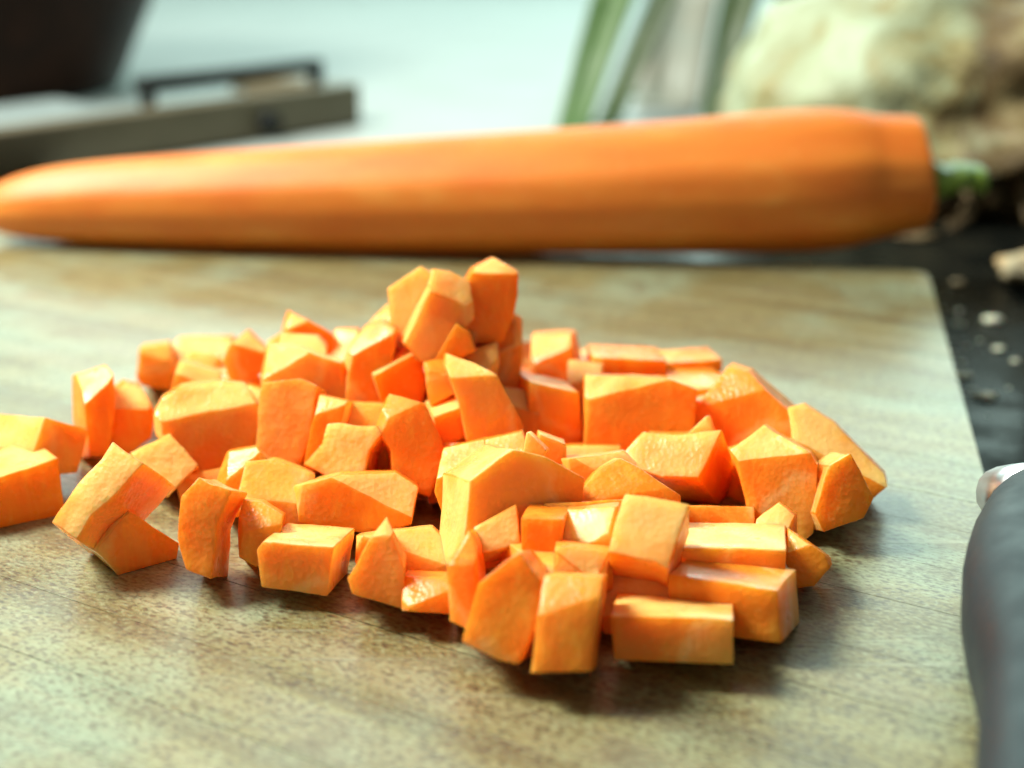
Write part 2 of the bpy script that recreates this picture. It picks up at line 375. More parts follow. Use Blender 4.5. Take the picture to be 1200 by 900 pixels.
def K(label, poly, off, t, g=None, pale=0.0, taper=1.0, cat='carrot piece', group=GROUP, name='carrot_piece', bev=0.014, mat=None, wet=0.0, sp=False, cp=False):
    """One cut piece: a right prism whose traced face stands at its own distance; ground pieces touch the board."""
    mx = sum(p[0] for p in poly) / len(poly); my = sum(p[1] for p in poly) / len(poly)
    poly = [(mx + (p[0] - mx) * 1.035, my + (p[1] - my) * 1.035) for p in poly]; t *= 1.1
    Y = row_y(g if g else max(p[1] for p in poly))
    front, back = prism(poly, off, t, Y, taper)
    if g is None:
        zm = min(v.z for v in front + back); k = CAM_H / (CAM_H - zm)
        front = [CAMP + (v - CAMP) * k for v in front]; back = [CAMP + (v - CAMP) * k for v in back]
        for v in front + back:                             # sits flat on the board
            if v.z < 0.16: v.z = 0.0
    else:
        zm = min(v.z for v in front + back)
        if zm < 0.0:                                       # never through the board: cut off flat at the board
            for v in front + back: v.z = max(v.z, 0.0)
    base = sum(front + back, Vector()) / (2 * len(front)); base.z = min(v.z for v in front + back)
    bm = bmesh.new()
    a = [bm.verts.new((v - base) * CM) for v in front]; b = [bm.verts.new((v - base) * CM) for v in back]
    n = len(front)
    bm.faces.new(a); bm.faces.new(b[::-1])
    for i in range(n): bm.faces.new((a[i], b[i], b[(i + 1) % n], a[(i + 1) % n]))
    if math.hypot(*off) <= 15 and t > 0.55 and not cp:     # uneven knife cuts along the upper front edge
        rc = random.Random(int(poly[0][0] * 7 + poly[0][1]))
        e = (back[0] - front[0]).normalized()
        for q in range(2):
            nn = (-e * rc.uniform(0.5, 0.9) + Vector((rc.uniform(-0.7, 0.5), 0, rc.uniform(0.7, 1.1)) if q == 0 else (rc.choice((-1, 1)) * 0.9, 0, rc.uniform(-0.2, 0.5)))).normalized()
            far = max(v.co.dot(nn) for v in bm.verts); cut_d = rc.uniform(0.16, 0.34) * CM if q == 0 else rc.uniform(0.03, 0.09) * CM
            bm.faces.ensure_lookup_table()
            r = bmesh.ops.bisect_plane(bm, geom=bm.verts[:] + bm.edges[:] + bm.faces[:], plane_co=nn * (far - cut_d), plane_no=nn, clear_outer=True)
            ed = [x for x in r['geom_cut'] if isinstance(x, bmesh.types.BMEdge)]
            if len(ed) > 2:
                bmesh.ops.remove_doubles(bm, verts=bm.verts[:], dist=1e-6)
                ed = [x for x in bm.edges if x.is_boundary]
                fs = bmesh.ops.edgenet_fill(bm, edges=ed)['faces']
                if q == 0 and rc.random() < 0.6:
                    for f in fs: f.material_index = 1
    return finish(bm, base, label, cat, group, name, bev, mat, pale, wet, sp, cp)

# --- pieces at the left end
K('nearer of the two flat blocks cut off by the left picture edge', [(-45, 568), (0, 561), (66, 538), (74, 594), (0, 609), (-45, 613)], (-26, -26), 1.1, sp=True)
K('block with pale wet top behind the block at the left picture edge', [(54, 491), (103, 504), (90, 553), (71, 555), (40, 530)], (-58, -7), 1.3, pale=0.3, sp=True, wet=0.5)
K('tall upright piece standing between the left edge blocks and the heap', [(98, 438), (128, 428), (134, 438), (137, 468), (130, 510), (125, 534), (106, 532), (100, 490)], (-14, 2), 0.9)
K('round shouldered piece leaning on the right of the tall upright left piece', [(136, 462), (149, 454), (167, 458), (180, 484), (176, 512), (149, 532), (131, 518), (133, 480)], (-4, -9), 0.8)
K('small cube at the far left end of the heap', [(163, 409), (196, 405), (205, 430), (200, 456), (167, 452), (161, 445)], (5, -6), 0.9)
K('long flat strip behind the far left cube of the heap', [(195, 414), (206, 401), (268, 400), (274, 408), (270, 442), (205, 448)], (6, -7), 0.9)
K('pale topped chip lying on the far left end of the heap', [(222, 410), (257, 419), (249, 437), (241, 447), (212, 432)], (14, 14), 0.7, g=492, pale=0.5, cp=True)
K('large wedge with a spiky ragged left face at the left foot of the heap', [(130, 519), (146, 532), (167, 544), (127, 587), (108, 602), (91, 631), (62, 611), (93, 566), (118, 540)], (40, 26), 1.05, pale=0.45, cp=True, wet=0.3)
K('pale sided wedge in front of the ragged left wedge, pointing right', [(152, 600), (209, 638), (206, 645), (139, 664), (113, 646)], (-29, -15), 0.7, pale=0.15, sp=True, wet=0.3)
K('wet shiny topped block behind the ragged wedge at the left', [(153, 531), (182, 517), (199, 508), (231, 544), (196, 583), (172, 560)], (7, 32), 1.0, g=592, pale=0.25, wet=1.0, cp=True)
K('big rounded slice with a yellow core edge, left side of the heap', [(182, 490), (192, 470), (215, 456), (255, 450), (288, 453), (300, 475), (307, 500), (295, 524), (270, 550), (250, 567), (222, 540), (185, 512)], (-3, -7), 0.9, g=572, pale=0.25, wet=0.4)
K('small pale chip just behind the big rounded slice', [(209, 426), (256, 439), (262, 458), (248, 475), (200, 480), (200, 463)], (6, -7), 0.9, g=520, pale=0.2)
K('pointed orange piece between the rounded slice and the wide pale slab', [(288, 388), (312, 411), (315, 426), (305, 450), (303, 470), (275, 462), (263, 424), (268, 406)], (4, -3), 0.9, g=515)
K('thin sliver wedged right of the big rounded slice', [(288, 452), (308, 458), (306, 490), (290, 480)], (4, -3), 0.6, g=545)
K('wide pale slab high on the left half of the heap', [(318, 409), (350, 410), (380, 420), (402, 426), (408, 434), (407, 475), (380, 480), (310, 470), (309, 448)], (-4, -7), 0.9, g=545, pale=0.35)
K('glistening pale block below the wide pale slab', [(308, 449), (352, 446), (371, 454), (362, 510), (350, 545), (318, 550), (300, 530), (303, 483)], (17, 6), 0.9, g=572, pale=0.4, wet=0.8)
K('pointed chip on the skyline left of the heap top', [(341, 367), (364, 378), (391, 393), (388, 422), (340, 415), (334, 390)], (-4, -3), 0.8, g=500)
K('pinkish flat chip between the wide pale slab and the skyline chip', [(328, 394), (371, 397), (381, 407), (382, 432), (350, 425), (325, 418)], (2, -5), 0.6, g=523, pale=0.25)
K('tiny pale chip left of the pinkish flat chip', [(311, 403), (326, 394), (330, 424), (313, 428)], (4, -4), 0.6, g=512, pale=0.35)
K('small rounded piece behind the curved strip left of the heap top', [(383, 404), (392, 389), (418, 388), (424, 410), (408, 440), (384, 436)], (4, -4), 0.8, g=505)
K('curved strip with deep orange side, left of the heap top', [(403, 425), (411, 405), (426, 386), (446, 379), (462, 386), (462, 410), (452, 440), (447, 478), (404, 476), (408, 436)], (4, -7), 0.9, g=545)
K('cube with pale tilted top below the pale wedge at the heap top', [(438, 441), (492, 412), (499, 450), (494, 480), (450, 478)], (-14, -17), 0.8, g=548, sp=True)
K('pale wet block with a notched top, middle of the left half', [(357, 543), (378, 520), (384, 497), (398, 496), (415, 500), (440, 499), (446, 508), (431, 528), (422, 574), (390, 561)], (18, 7), 0.75, g=606, pale=0.5, wet=0.8, cp=True)
K('tilted block with bright left edge right of the notched pale block', [(460, 460), (498, 475), (517, 515), (521, 533), (503, 580), (488, 575), (461, 558), (459, 527), (442, 502)], (-7, 5), 0.85, g=606)
K('small block with bright lit top behind the tilted block', [(508, 489), (542, 477), (548, 512), (516, 524)], (-11, -19), 0.9, g=580, pale=0.2, sp=True)
K('pinkish slab lying under the notched pale block', [(345, 572), (400, 557), (462, 556), (489, 573), (480, 614), (450, 625), (385, 618), (352, 612)], (2, -6), 0.9)
K('bright faced piece above the front left block, left of the pinkish slab', [(287, 546), (320, 543), (350, 553), (367, 561), (364, 600), (345, 632), (287, 628), (280, 580)], (3, -8), 0.9, g=640)
K('small upright chip left of the chunky front left block', [(283, 587), (305, 589), (330, 606), (324, 650), (301, 664), (281, 652), (278, 610)], (5, -4), 0.8)
K('chunky front left block showing top, front and right side', [(302, 646), (309, 637), (390, 642), (381, 698), (350, 692), (307, 687)], (27, -25), 0.95, pale=0.2, sp=True)
K('upright chunk alone in front, between the left wedge and the chunky block', [(213, 583), (233, 561), (245, 569), (270, 576), (252, 618), (247, 676), (217, 665), (208, 630)], (20, 1), 0.75, pale=0.1)
K('shaded pink piece behind the upright chunk', [(266, 531), (300, 525), (320, 545), (306, 600), (262, 608), (252, 568)], (2, -4), 0.8, g=620)
K('sharp triangular wedge pointing up in the front row', [(451, 604), (475, 652), (471, 713), (414, 696), (409, 677)], (9, -4), 0.9, pale=0.2, taper=0.75, cp=False)
K('low block at the front right of the triangular wedge', [(472, 679), (527, 682), (527, 719), (471, 716)], (5, -12), 0.9)
K('long pale slab behind the triangular wedge', [(419, 629), (505, 619), (526, 640), (527, 690), (440, 690), (418, 660)], (3, -5), 0.8, g=692, pale=0.3)
K('big chamfered slice with bright left edge in the middle of the heap', [(553, 564), (602, 529), (640, 537), (684, 562), (678, 610), (640, 655), (544, 668)], (-34, -9), 0.9, g=695, pale=0.1, sp=True)
K('narrow upright strip in the front row', [(547, 622), (556, 640), (562, 690), (549, 737), (527, 726), (524, 663)], (10, -3), 0.9)
K('small cube with wet pale top behind the narrow upright strip', [(556, 617), (605, 591), (609, 636), (562, 650)], (2, 26), 0.8, g=716, pale=0.2, wet=0.6, cp=True)
K('tall pointed piece at the front, left of the tall front post', [(609, 648), (632, 681), (631, 725), (608, 776), (587, 773), (543, 751), (563, 684), (591, 660)], (16, -6), 0.9)
K('tall square post nearest the camera', [(636, 676), (704, 678), (692, 786), (622, 787)], (9, -7), 0.95, pale=0.05)
K('bright orange cube behind the tall pointed front piece', [(610, 607), (660, 610), (652, 676), (630, 690), (612, 660)], (13, -23), 0.9, g=730)
K('pale slab between the bright cube and the tilted tile', [(663, 600), (724, 595), (722, 640), (656, 636)], (3, -8), 0.8, g=728, pale=0.25)
K('pink sided block right behind the tall front post', [(651, 642), (713, 647), (706, 702), (648, 704)], (3, -14), 0.8, g=757, pale=0.15, sp=True)
K('flat pale tile tilted towards the front, above the front brick', [(732, 580), (807, 591), (781, 666), (768, 657), (714, 646)], (1, 33), 0.8, g=750, pale=0.35, cp=True)
K('flat brick lying in the front row at the right', [(718, 722), (857, 727), (857, 778), (722, 773)], (4, -31), 1.1, pale=0.1, sp=True)
K('long bar with dark end behind the flat front brick', [(785, 674), (908, 693), (913, 753), (788, 737)], (26, -27), 1.0)
K('upper long bar behind the long bar at the right', [(800, 643), (920, 646), (916, 692), (800, 682)], (2, -32), 1.0, g=722, pale=0.15, sp=True)
K('thin translucent offcut at the right foot of the heap', [(924, 622), (973, 654), (974, 662), (955, 686), (936, 689), (922, 660)], (-3, -5), 0.55, wet=0.8)
K('small corner chip on the end of the upper long bar', [(911, 590), (931, 605), (930, 640), (884, 642), (886, 610)], (3, -3), 0.6, g=680)
# --- right end
K('large slanting slab on the skyline at the right', [(850, 433), (874, 439), (953, 508), (930, 560), (812, 560), (796, 508)], (8, -8), 0.9, g=560)
K('last piece at the right end, sloping down to the board', [(923, 481), (940, 476), (975, 497), (1034, 556), (1037, 568), (1015, 588), (950, 575), (930, 520)], (3, -4), 0.8)
K('pale ridged slab with dark right side, right of centre', [(732, 530), (755, 507), (798, 510), (844, 504), (817, 559), (776, 558), (743, 548)], (24, 58), 1.2, g=604, cp=True)
K('pointed piece between the pale ridged slab and the wet right end piece', [(857, 529), (894, 500), (911, 511), (948, 531), (957, 545), (951, 622), (932, 641), (885, 628), (868, 562)], (4, -4), 0.95, g=628)
K('piece with wet white glint near the right end', [(973, 547), (997, 533), (1008, 553), (1023, 583), (1012, 606), (966, 622), (957, 602)], (-22, -4), 0.85, sp=True, wet=0.9)
# --- the top
K('topmost upright piece of the heap, pointed like a house gable', [(580, 304), (606, 318), (606, 346), (601, 369), (588, 400), (545, 400), (542, 350), (549, 328), (557, 316)], (-5, -3), 0.75, g=530)
K('slanting deep orange strip left of the topmost piece', [(514, 318), (531, 320), (554, 331), (556, 372), (535, 392), (507, 425), (493, 422), (476, 401), (507, 337)], (-9, -3), 0.75, g=545, sp=True)
K('pale yellow wedge left of the slanting strip at the heap top', [(455, 339), (493, 313), (512, 326), (505, 350), (480, 410), (458, 405), (457, 358)], (8, 3), 0.75, g=528, pale=0.5, cp=True)
K('small chip below the pale yellow wedge on the skyline', [(451, 358), (460, 366), (462, 400), (436, 400), (431, 379)], (4, -3), 0.7, g=515, pale=0.1)
K('tiny triangle under the topmost piece', [(534, 380), (549, 390), (556, 412), (530, 424), (508, 425)], (3, -3), 0.5, g=552)
K('pale edged piece between the tiny triangle and the large leaning slab', [(545, 414), (580, 404), (583, 428), (578, 450), (540, 450)], (3, -4), 0.8, g=553, pale=0.25)
K('large leaning slab below the topmost piece', [(526, 416), (559, 428), (582, 441), (613, 499), (612, 509), (582, 520), (548, 515), (538, 466), (524, 431)], (-6, -3), 0.85, g=582)
K('dark reddish upright piece right under the topmost piece', [(604, 369), (613, 375), (612, 422), (604, 466), (578, 455), (585, 397)], (-3, -3), 0.8, g=528)
K('shaded chunk left of the large leaning slab', [(496, 426), (527, 420), (534, 460), (504, 474)], (3, -4), 0.8, g=562)
# --- blocks at the back right
K('purplish tinged cube at the back, right of the heap top', [(620, 397), (668, 395), (683, 470), (626, 472)], (7, -9), 0.9, g=497)
K('upright cube in front of the purplish tinged cube', [(622, 449), (677, 460), (686, 537), (620, 534)], (-17, -15), 0.85)
K('large square faced block at the right of the upright cube', [(688, 442), (778, 445), (815, 457), (811, 510), (790, 540), (686, 541)], (-5, -5), 1.0)
K('flat topped block behind the large square faced block', [(697, 420), (780, 424), (782, 492), (694, 490)], (-10, -17), 0.9)
K('flat topped block at the back, farthest right of the row', [(783, 426), (845, 422), (843, 475), (786, 484)], (-15, -16), 0.9)
# --- middle
K('curved wet shaving on top of the big chamfered slice', [(617, 506), (640, 529), (634, 536), (612, 532)], (5, -2), 0.25, g=650, bev=0.025, pale=0.1, wet=0.8)
K('small block behind the curved wet shaving', [(633, 509), (663, 521), (664, 542), (640, 548), (630, 527)], (-3, -6), 0.5, g=628, pale=0.1)
K('rough edged pale piece between the shaving and the pale ridged slab', [(658, 539), (690, 536), (729, 531), (745, 548), (738, 590), (680, 590)], (2, -5), 0.8, g=640, pale=0.25)
K('round topped slice in front of the pale ridged slab', [(676, 584), (699, 556), (728, 539), (750, 549), (796, 581), (800, 625), (680, 620)], (-6, -4), 0.85, g=675)
K('half buried piece left of the small block by the shaving', [(556, 519), (612, 507), (620, 540), (560, 550)], (2, -4), 0.8, g=620)
K('half buried piece left of the big chamfered slice', [(519, 527), (566, 517), (570, 560), (520, 600), (510, 575)], (2, -4), 0.8, g=645)
K('half buried piece below the curved strip', [(396, 472), (452, 476), (450, 515), (392, 520)], (2, -4), 0.9, g=585)
K('half buried piece right of the glistening pale block', [(374, 464), (412, 472), (404, 505), (372, 552), (356, 545)], (3, -2), 0.8, g=590)
K('sliver standing up from the pale ridged slab', [(829, 487), (838, 508), (806, 508)], (3, 0), 0.15, g=590, bev=0.02, pale=0.3)
K('tiny white scrap on the pointed orange piece', [(303, 440), (309, 437), (312, 443), (306, 447)], (2, -2), 0.1, g=520, pale=1.0, bev=0.02, mat=M_CRUMB)

# --- shaded pieces deeper inside the heap that carry the upper ones
K('shaded support piece right of the dark reddish upright piece', [(592, 402), (628, 404), (628, 490), (594, 490)], (3, -4), 0.9, g=484)
K('dark piece seen in the slit beside the upright cube', [(664, 425), (705, 430), (706, 530), (668, 532)], (3, -4), 0.8, g=522)
K('shaded piece at the foot of the dark reddish upright piece', [(586, 455), (632, 462), (630, 545), (590, 540)], (3, -3), 0.8, g=552)
K('shaded piece behind the flat front brick', [(706, 668), (800, 675), (800, 745), (708, 742)], (3, -3), 0.9, g=752)
K('large shaded piece under the topmost piece and the tiny triangle', [(505, 385), (600, 375), (604, 480), (505, 485)], (3, -4), 1.0, g=528)
K('shaded piece under the large leaning slab', [(500, 523), (622, 515), (618, 570), (505, 590)], (3, -4), 1.0, g=598)
K('shaded piece under the large square faced block', [(598, 523), (725, 524), (722, 575), (610, 585)], (3, -5), 1.0, g=585)
K('shaded piece under the big rounded slice', [(205, 560), (296, 540), (300, 590), (215, 602)], (3, -3), 1.0, g=590)
K('shaded piece between the bright cube and the tilted tile', [(640, 592), (745, 588), (742, 690), (640, 690)], (3, -5), 1.0, g=708)
K('dark red piece between the tilted tile and the upper long bar', [(784, 594), (882, 596), (880, 660), (790, 660)], (3, -3), 1.0, g=660)
K('shaded piece under the curved strip and the tilted cube', [(410, 425), (490, 420), (494, 500), (402, 500)], (3, -4), 1.0, g=528)

# --- dice buried inside the heap, glimpsed through the gaps: (x, y, z, three sides, turn, tilt) in cm
for x, y, z, sx, sy, sz, turn, tilt in (
        (-1.82, 23.58, 0.41, 1.02, 0.8, 0.82, 0.19, 0), (-0.65, 23.01, 0.41, 1.03, 0.92, 0.82, 1.13, 0), (1.56, 21.35, 0.37, 0.87, 0.82, 0.75, 0.76, 0), (-0.67, 23.32, 1.35, 0.96, 1.1, 0.7, 0.31, 0.17), (-0.71, 20.73, 0.38, 0.83, 0.94, 0.75, 0.72, 0),
        (-4.25, 22.89, 0.4, 1.03, 1.07, 0.8, 0.54, 0), (-0.51, 21.66, 0.38, 0.79, 0.8, 0.75, 0.17, 0), (0.4, 17.43, 0.38, 0.75, 0.78, 0.75, 0.61, 0), (-2.99, 21.46, 0.44, 0.71, 0.78, 0.88, 0.06, 0), (-4.06, 20.63, 0.46, 0.89, 1.08, 0.92, 0.92, 0),
        (-1.81, 20.58, 0.37, 0.78, 0.93, 0.75, 1.1, 0), (-3.49, 22.26, 0.47, 0.98, 0.75, 0.95, 1.13, 0), (-2.44, 22.82, 0.37, 1.03, 1.07, 0.73, 0.44, 0), (-1.5, 22.32, 0.42, 0.85, 0.84, 0.83, 0.12, 0), (1.17, 23.23, 0.38, 0.75, 0.86, 0.76, 1.47, 0),
        (-4.28, 21.59, 0.47, 1.04, 0.83, 0.93, 0.52, 0), (-1.86, 19.55, 0.43, 0.91, 0.94, 0.85, 1.08, 0), (-0.88, 22.23, 1.35, 0.9, 0.79, 0.8, 0.55, -0.04), (-0.2, 18.6, 0.38, 1.07, 0.85, 0.75, 0.79, 0), (1.41, 17.93, 0.36, 0.72, 0.83, 0.71, 0.36, 0),
        (-2.88, 20.41, 0.43, 0.82, 0.75, 0.85, 0.81, 0), (3.1, 20.94, 0.4, 0.76, 0.71, 0.81, 0.74, 0), (3.48, 19.22, 0.35, 0.89, 0.86, 0.7, 0.72, 0), (0.55, 21.53, 0.35, 0.73, 1.02, 0.71, 1.01, 0), (2.72, 21.95, 0.4, 1.01, 1.09, 0.81, 0.41, 0),
        (0.49, 15.65, 0.44, 0.81, 1.09, 0.88, 0.54, 0), (0.39, 22.69, 0.38, 1.01, 1.0, 0.77, 1.46, 0), (1.55, 16.8, 0.35, 0.81, 0.72, 0.71, 0.74, 0), (2.28, 19.65, 0.37, 0.92, 0.8, 0.73, 1.54, 0), (-5.96, 21.45, 0.36, 0.82, 0.73, 0.71, 0.12, 0),
        ):
    bm = bmesh.new(); bmesh.ops.create_cube(bm, size=1)
    m = Matrix.Rotation(turn, 4, 'Z') @ Matrix.Rotation(tilt, 4, 'X')
    for v in bm.verts: v.co = m @ Vector((v.co.x * sx * CM, v.co.y * sy * CM, v.co.z * sz * CM))
    lo = min(v.co.z for v in bm.verts)
    for v in bm.verts: v.co.z -= lo
    finish(bm, Vector((x, y, z + lo / CM)), 'carrot cube buried inside the heap, hardly showing between the outer pieces', 'carrot piece', 'buried carrot cubes inside the heap', 'carrot_piece', 0.014, None, 0.1, 0.2, False, False)

# ------------------------------------------------------------------ the whole carrot
def loft(sections, n, jitter=0.0, seed=1):
    """sections: list of (center, radius_y, radius_z, facet) in cm along x; closed at both ends."""
    bm = bmesh.new(); rings = []
    rr = random.Random(seed); ph = [rr.uniform(-0.2, 0.2) for _ in range(n)]
    for (c, ry, rz, ax) in sections:
        ring = []
        side = ax.cross(Vector((0, 0, 1))).normalized(); up = side.cross(ax).normalized()
        for j in range(n):
            a = 2 * math.pi * j / n + ph[j]
            p = Vector(c) + side * (math.cos(a) * ry) + up * (math.sin(a) * rz)
            if jitter: p += Vector([noise.noise(p * 0.8 + Vector((i * 7, seed, 0))) for i in range(3)]) * jitter
            ring.append(bm.verts.new(p * CM))
        rings.append(ring)
    for a, b in zip(rings, rings[1:]):
        for j in range(n): bm.faces.new((a[j], a[(j + 1) % n], b[(j + 1) % n], b[j]))
    bm.faces.new(rings[0]); bm.faces.new(rings[-1][::-1])
    return bm
# outline of the carrot read at its own distance: (x, top, bottom) rows
prof = [(-22, 236, 258), (-12, 224, 268), (0, 216, 274), (30, 203, 280), (80, 192, 285), (160, 184, 289), (260, 177, 293), (400, 167, 296), (560, 156, 297), (720, 145, 297), (840, 136, 297),
        (920, 128, 296), (970, 126, 293), (1000, 128, 288), (1020, 132, 282), (1032, 134, 279), (1068, 135, 272), (1080, 136, 269), (1083, 142, 262)]
carrot = empty('carrot'); secs = []
pts = []
for (x, yt, yb) in prof:
    Yd = row_y(298 - (1 - min(max(x, 0), 700) / 700) * 14)
    T = on_y(x, yt, Yd); B = on_y(x, yb, Yd); pts.append(((T + B) / 2, (T - B).length / 2))
for i, (c, r) in enumerate(pts):
    a = pts[max(i - 1, 0)][0]; b = pts[min(i + 1, len(pts) - 1)][0]
    secs.append((c, r, r, (b - a).normalized()))
bm = loft(secs, 11, 0.03, 4)
me = to_mesh('body', bm, M_CARROT)
body = link('body', me, carrot)
cr = me.attributes.new('crease_edge', 'FLOAT', 'EDGE')
NS = 11
for e in me.edges:                                        # the peeler left long facets
    i, j = e.vertices
    if i // NS != j // NS and i % NS == j % NS: cr.data[e.index].value = 0.32
sub = body.modifiers.new('round', 'SUBSURF'); sub.levels = 3; sub.render_levels = 3
tag(carrot, 'long whole peeled carrot lying across the back of the cutting board', 'carrot')
# green stem stub at the thick end
e0 = pts[-1][0]; ax = (pts[-1][0] - pts[-4][0]).normalized()
st = [(e0 + ax * d + Vector((0, 0, z)), r, r * 0.85, ax) for d, r, z in ((-0.3, 0.78, -0.15), (0.1, 0.74, -0.15), (0.35, 0.52, -0.2), (0.7, 0.6, -0.18), (1.0, 0.36, -0.1), (1.3, 0.52, -0.2), (1.42, 0.3, -0.2))]
stub = link('stem_stub', to_mesh('stem_stub', loft(st, 9, 0.34, 9), M_STEM), carrot)
sm = stub.modifiers.new('round', 'SUBSURF'); sm.levels = 1; sm.render_levels = 2
stub['label'] = 'short green stump of the leaf stalks'

# ------------------------------------------------------------------ celeriac
def blob(name, radius, subdiv, amp, freq, squash, mat, seed=0, knobs=0.0, floor=None):
    bm = bmesh.new(); bmesh.ops.create_icosphere(bm, subdivisions=subdiv, radius=1.0)
    sv = Vector((seed * 3.3, seed * 1.7, seed))
    for v in bm.verts:
        d = v.co.normalized()
        h = 1 + amp * noise.noise(d * freq + sv) + amp * 0.5 * noise.noise(d * freq * 2.3 + sv)
        if knobs:
            k = max(0.0, 0.45 - d.z * 0.6 + d.x * 0.35)
            h += knobs * k * noise.turbulence(d * 5 + sv, 3, True) - knobs * 0.4 * k
        v.co = Vector((d.x * squash[0], d.y * squash[1], d.z * squash[2])) * (h * radius * CM)
        if floor is not None and v.co.z < floor * CM: v.co.z = floor * CM + (v.co.z - floor * CM) * 0.02
    return to_mesh(name, bm, mat)
celx = on_y(1105, 100, 46.0).x
cel = empty('celeriac', (celx, 46.0, 1.2))
cb = link('bulb', blob('bulb', 5.9, 5, 0.14, 2.3, (1.13, 1.0, 0.70), M_CEL, 5, 0.50, TOP - 1.2), cel)
tag(cel, 'big knobbly celeriac root with brown rooty side behind the thick carrot end', 'celeriac')
M_ROOT = plain('root_brown', (0.10, 0.065, 0.028), 0.7, var=(0.22, 0.16, 0.08), vscale=200)
rr = random.Random(8)
for i in range(16):
    a = rr.uniform(-2.5, 0.6); zz = rr.uniform(-2.2, -0.6)
    rad = 5.5 - abs(zz + 0.5) * 0.5
    p0 = Vector((math.cos(a) * rad, math.sin(a) * rad, zz)); dirv = (Vector((math.cos(a), math.sin(a), rr.uniform(-0.5, -0.1)))).normalized()
    secs2 = []
    L = rr.uniform(1.0, 2.4); p = p0 - dirv * 0.4
    for q in range(6):
        secs2.append((p.copy(), 0.30 * (1 - q / 7), 0.30 * (1 - q / 7), dirv.copy()))
        dirv = (dirv + Vector((rr.uniform(-.5, .5), rr.uniform(-.5, .5), rr.uniform(-.5, .2)))).normalized(); p = p + dirv * (L / 5)
        p.z = max(p.z, -2.3)
    link('root', to_mesh('root', loft(secs2, 6, 0.03, i), M_ROOT), cel)

# ------------------------------------------------------------------ leek leaves behind the carrot
leek = empty('leek_greens', (on_y(760, 150, 56).x, 56.0, TOP))
tag(leek, 'blurred green leek leaves standing behind the carrot beside the celeriac', 'leek')
def leaf(x0, y0, x1, y1, Y0, Y1, w0, w1, mat, bend=0.6):
    """A folded leaf strip from the worktop up past the top of the picture."""
    A = on_y(x0, y0, Y0); B = on_y(x1, y1, Y1); base = leek.location / CM
    bm = bmesh.new(); N = 12; rows = []
    side = Vector((0.94, -0.34, 0)).normalized()
    for i in range(N + 1):
        f = i / N; f2 = f * 1.35 - 0.25
        c = A.lerp(B, f2) + Vector((0, math.sin(f * math.pi) * bend, 0)); w = (w0 + (w1 - w0) * f)
        fold = Vector((0, 0.28 * w, 0)); row = []
        c.z = max(c.z, TOP + 0.02)
        for s_ in (-1, -0.5, 0, 0.5, 1):
            row.append(bm.verts.new((c + side * (s_ * w / 2) + fold * (1 - abs(s_)) - base) * CM))
        rows.append(row)
    for a, b in zip(rows, rows[1:]):
        for j in range(4): bm.faces.new((a[j], a[j + 1], b[j + 1], b[j]))
    o = link('leaf', to_mesh('leaf', bm, mat), leek)
    s = o.modifiers.new('thick', 'SOLIDIFY'); s.thickness = 0.0009
    return o
for args in ((672, 150, 718, 0, 55, 57, 1.1, 1.7, M_LEAFG), (712, 150, 775, 0, 58, 60, 0.9, 1.1, M_LEAFD),
             (780, 150, 800, 0, 62, 64, 2.6, 3.0, M_LEAFP), (836, 150, 868, 0, 54, 56, 0.9, 1.4, M_LEAFD),
             (866, 150, 935, 0, 60, 62, 1.3, 2.0, M_LEAFD), (900, 130, 1000, 0, 63, 65, 2.0, 2.8, M_LEAFG), (760, 150, 815, 0, 66, 68, 1.5, 1.2, M_LEAFG)):
    leaf(*args)

# ------------------------------------------------------------------ bowl, top left
def lathe(name, prof, n, mat):
    bm = bmesh.new(); rings = []
    for r, z in prof:
        rings.append([bm.verts.new((math.cos(2 * math.pi * j / n) * r * CM, math.sin(2 * math.pi * j / n) * r * CM, z * CM)) for j in range(n)])
    for a, b in zip(rings, rings[1:]):
        for j in range(n): bm.faces.new((a[j], a[(j + 1) % n], b[(j + 1) % n], b[j]))
    bm.faces.new(rings[0][::-1]); bm.faces.new(rings[-1])
    return to_mesh(name, bm, mat)
bw = on_z(-112, 130, TOP)
bowl = tag(link('bowl', lathe('bowl', [(6.4, 0), (6.8, 0.12), (7.1, 0.6), (8.0, 2.6), (9.4, 5.6), (10.9, 9.0), (11.1, 9.2), (10.8, 9.3), (9.0, 5.8), (7.6, 2.7), (6.4, 0.9), (3, 0.6)], 64, M_BOWL), None, (bw.x, bw.y + 6.5, TOP)),
           'dark brown bowl with sloping side in the upper left corner', 'bowl')

# ------------------------------------------------------------------ vegetable slicer, left behind the carrot
A = on_z(-70, 224, TOP); B = on_z(424, 146, TOP)
dx = Vector((B.x - A.x, B.y - A.y, 0)); L = dx.length; dx.normalize(); dy = Vector((-dx.y, dx.x, 0))
sl = empty('vegetable_slicer', B); sl.rotation_euler = (0, 0, math.atan2(dx.y, dx.x))
tag(sl, 'grey metal slicer frame with open end lying behind the carrot tip', 'slicer')
def bar(name, x0, x1, y0, y1, z0, z1, mat, bev=0.12):
    bm = bmesh.new(); bmesh.ops.create_cube(bm, size=1)
    for v in bm.verts: v.co = Vector(((x0 + x1) / 2 + v.co.x * (x1 - x0), (y0 + y1) / 2 + v.co.y * (y1 - y0), (z0 + z1) / 2 + v.co.z * (z1 - z0))) * CM
    bmesh.ops.bevel(bm, geom=bm.edges[:], offset=bev * CM, segments=3, affect='EDGES', profile=0.5)
    return link(name, to_mesh(name, bm, mat), sl)
bar('side_rail', -L - 6, 0, 0, 0.9, 0.0, 1.55, M_STEEL)
bar('side_rail', -L - 6, -0.1, 6.0, 6.5, 0.30, 0.75, M_PLATE)
bar('handle', -8.9, -0.9, 0.95, 1.75, 1.95, 2.45, M_DARKM, 0.12)
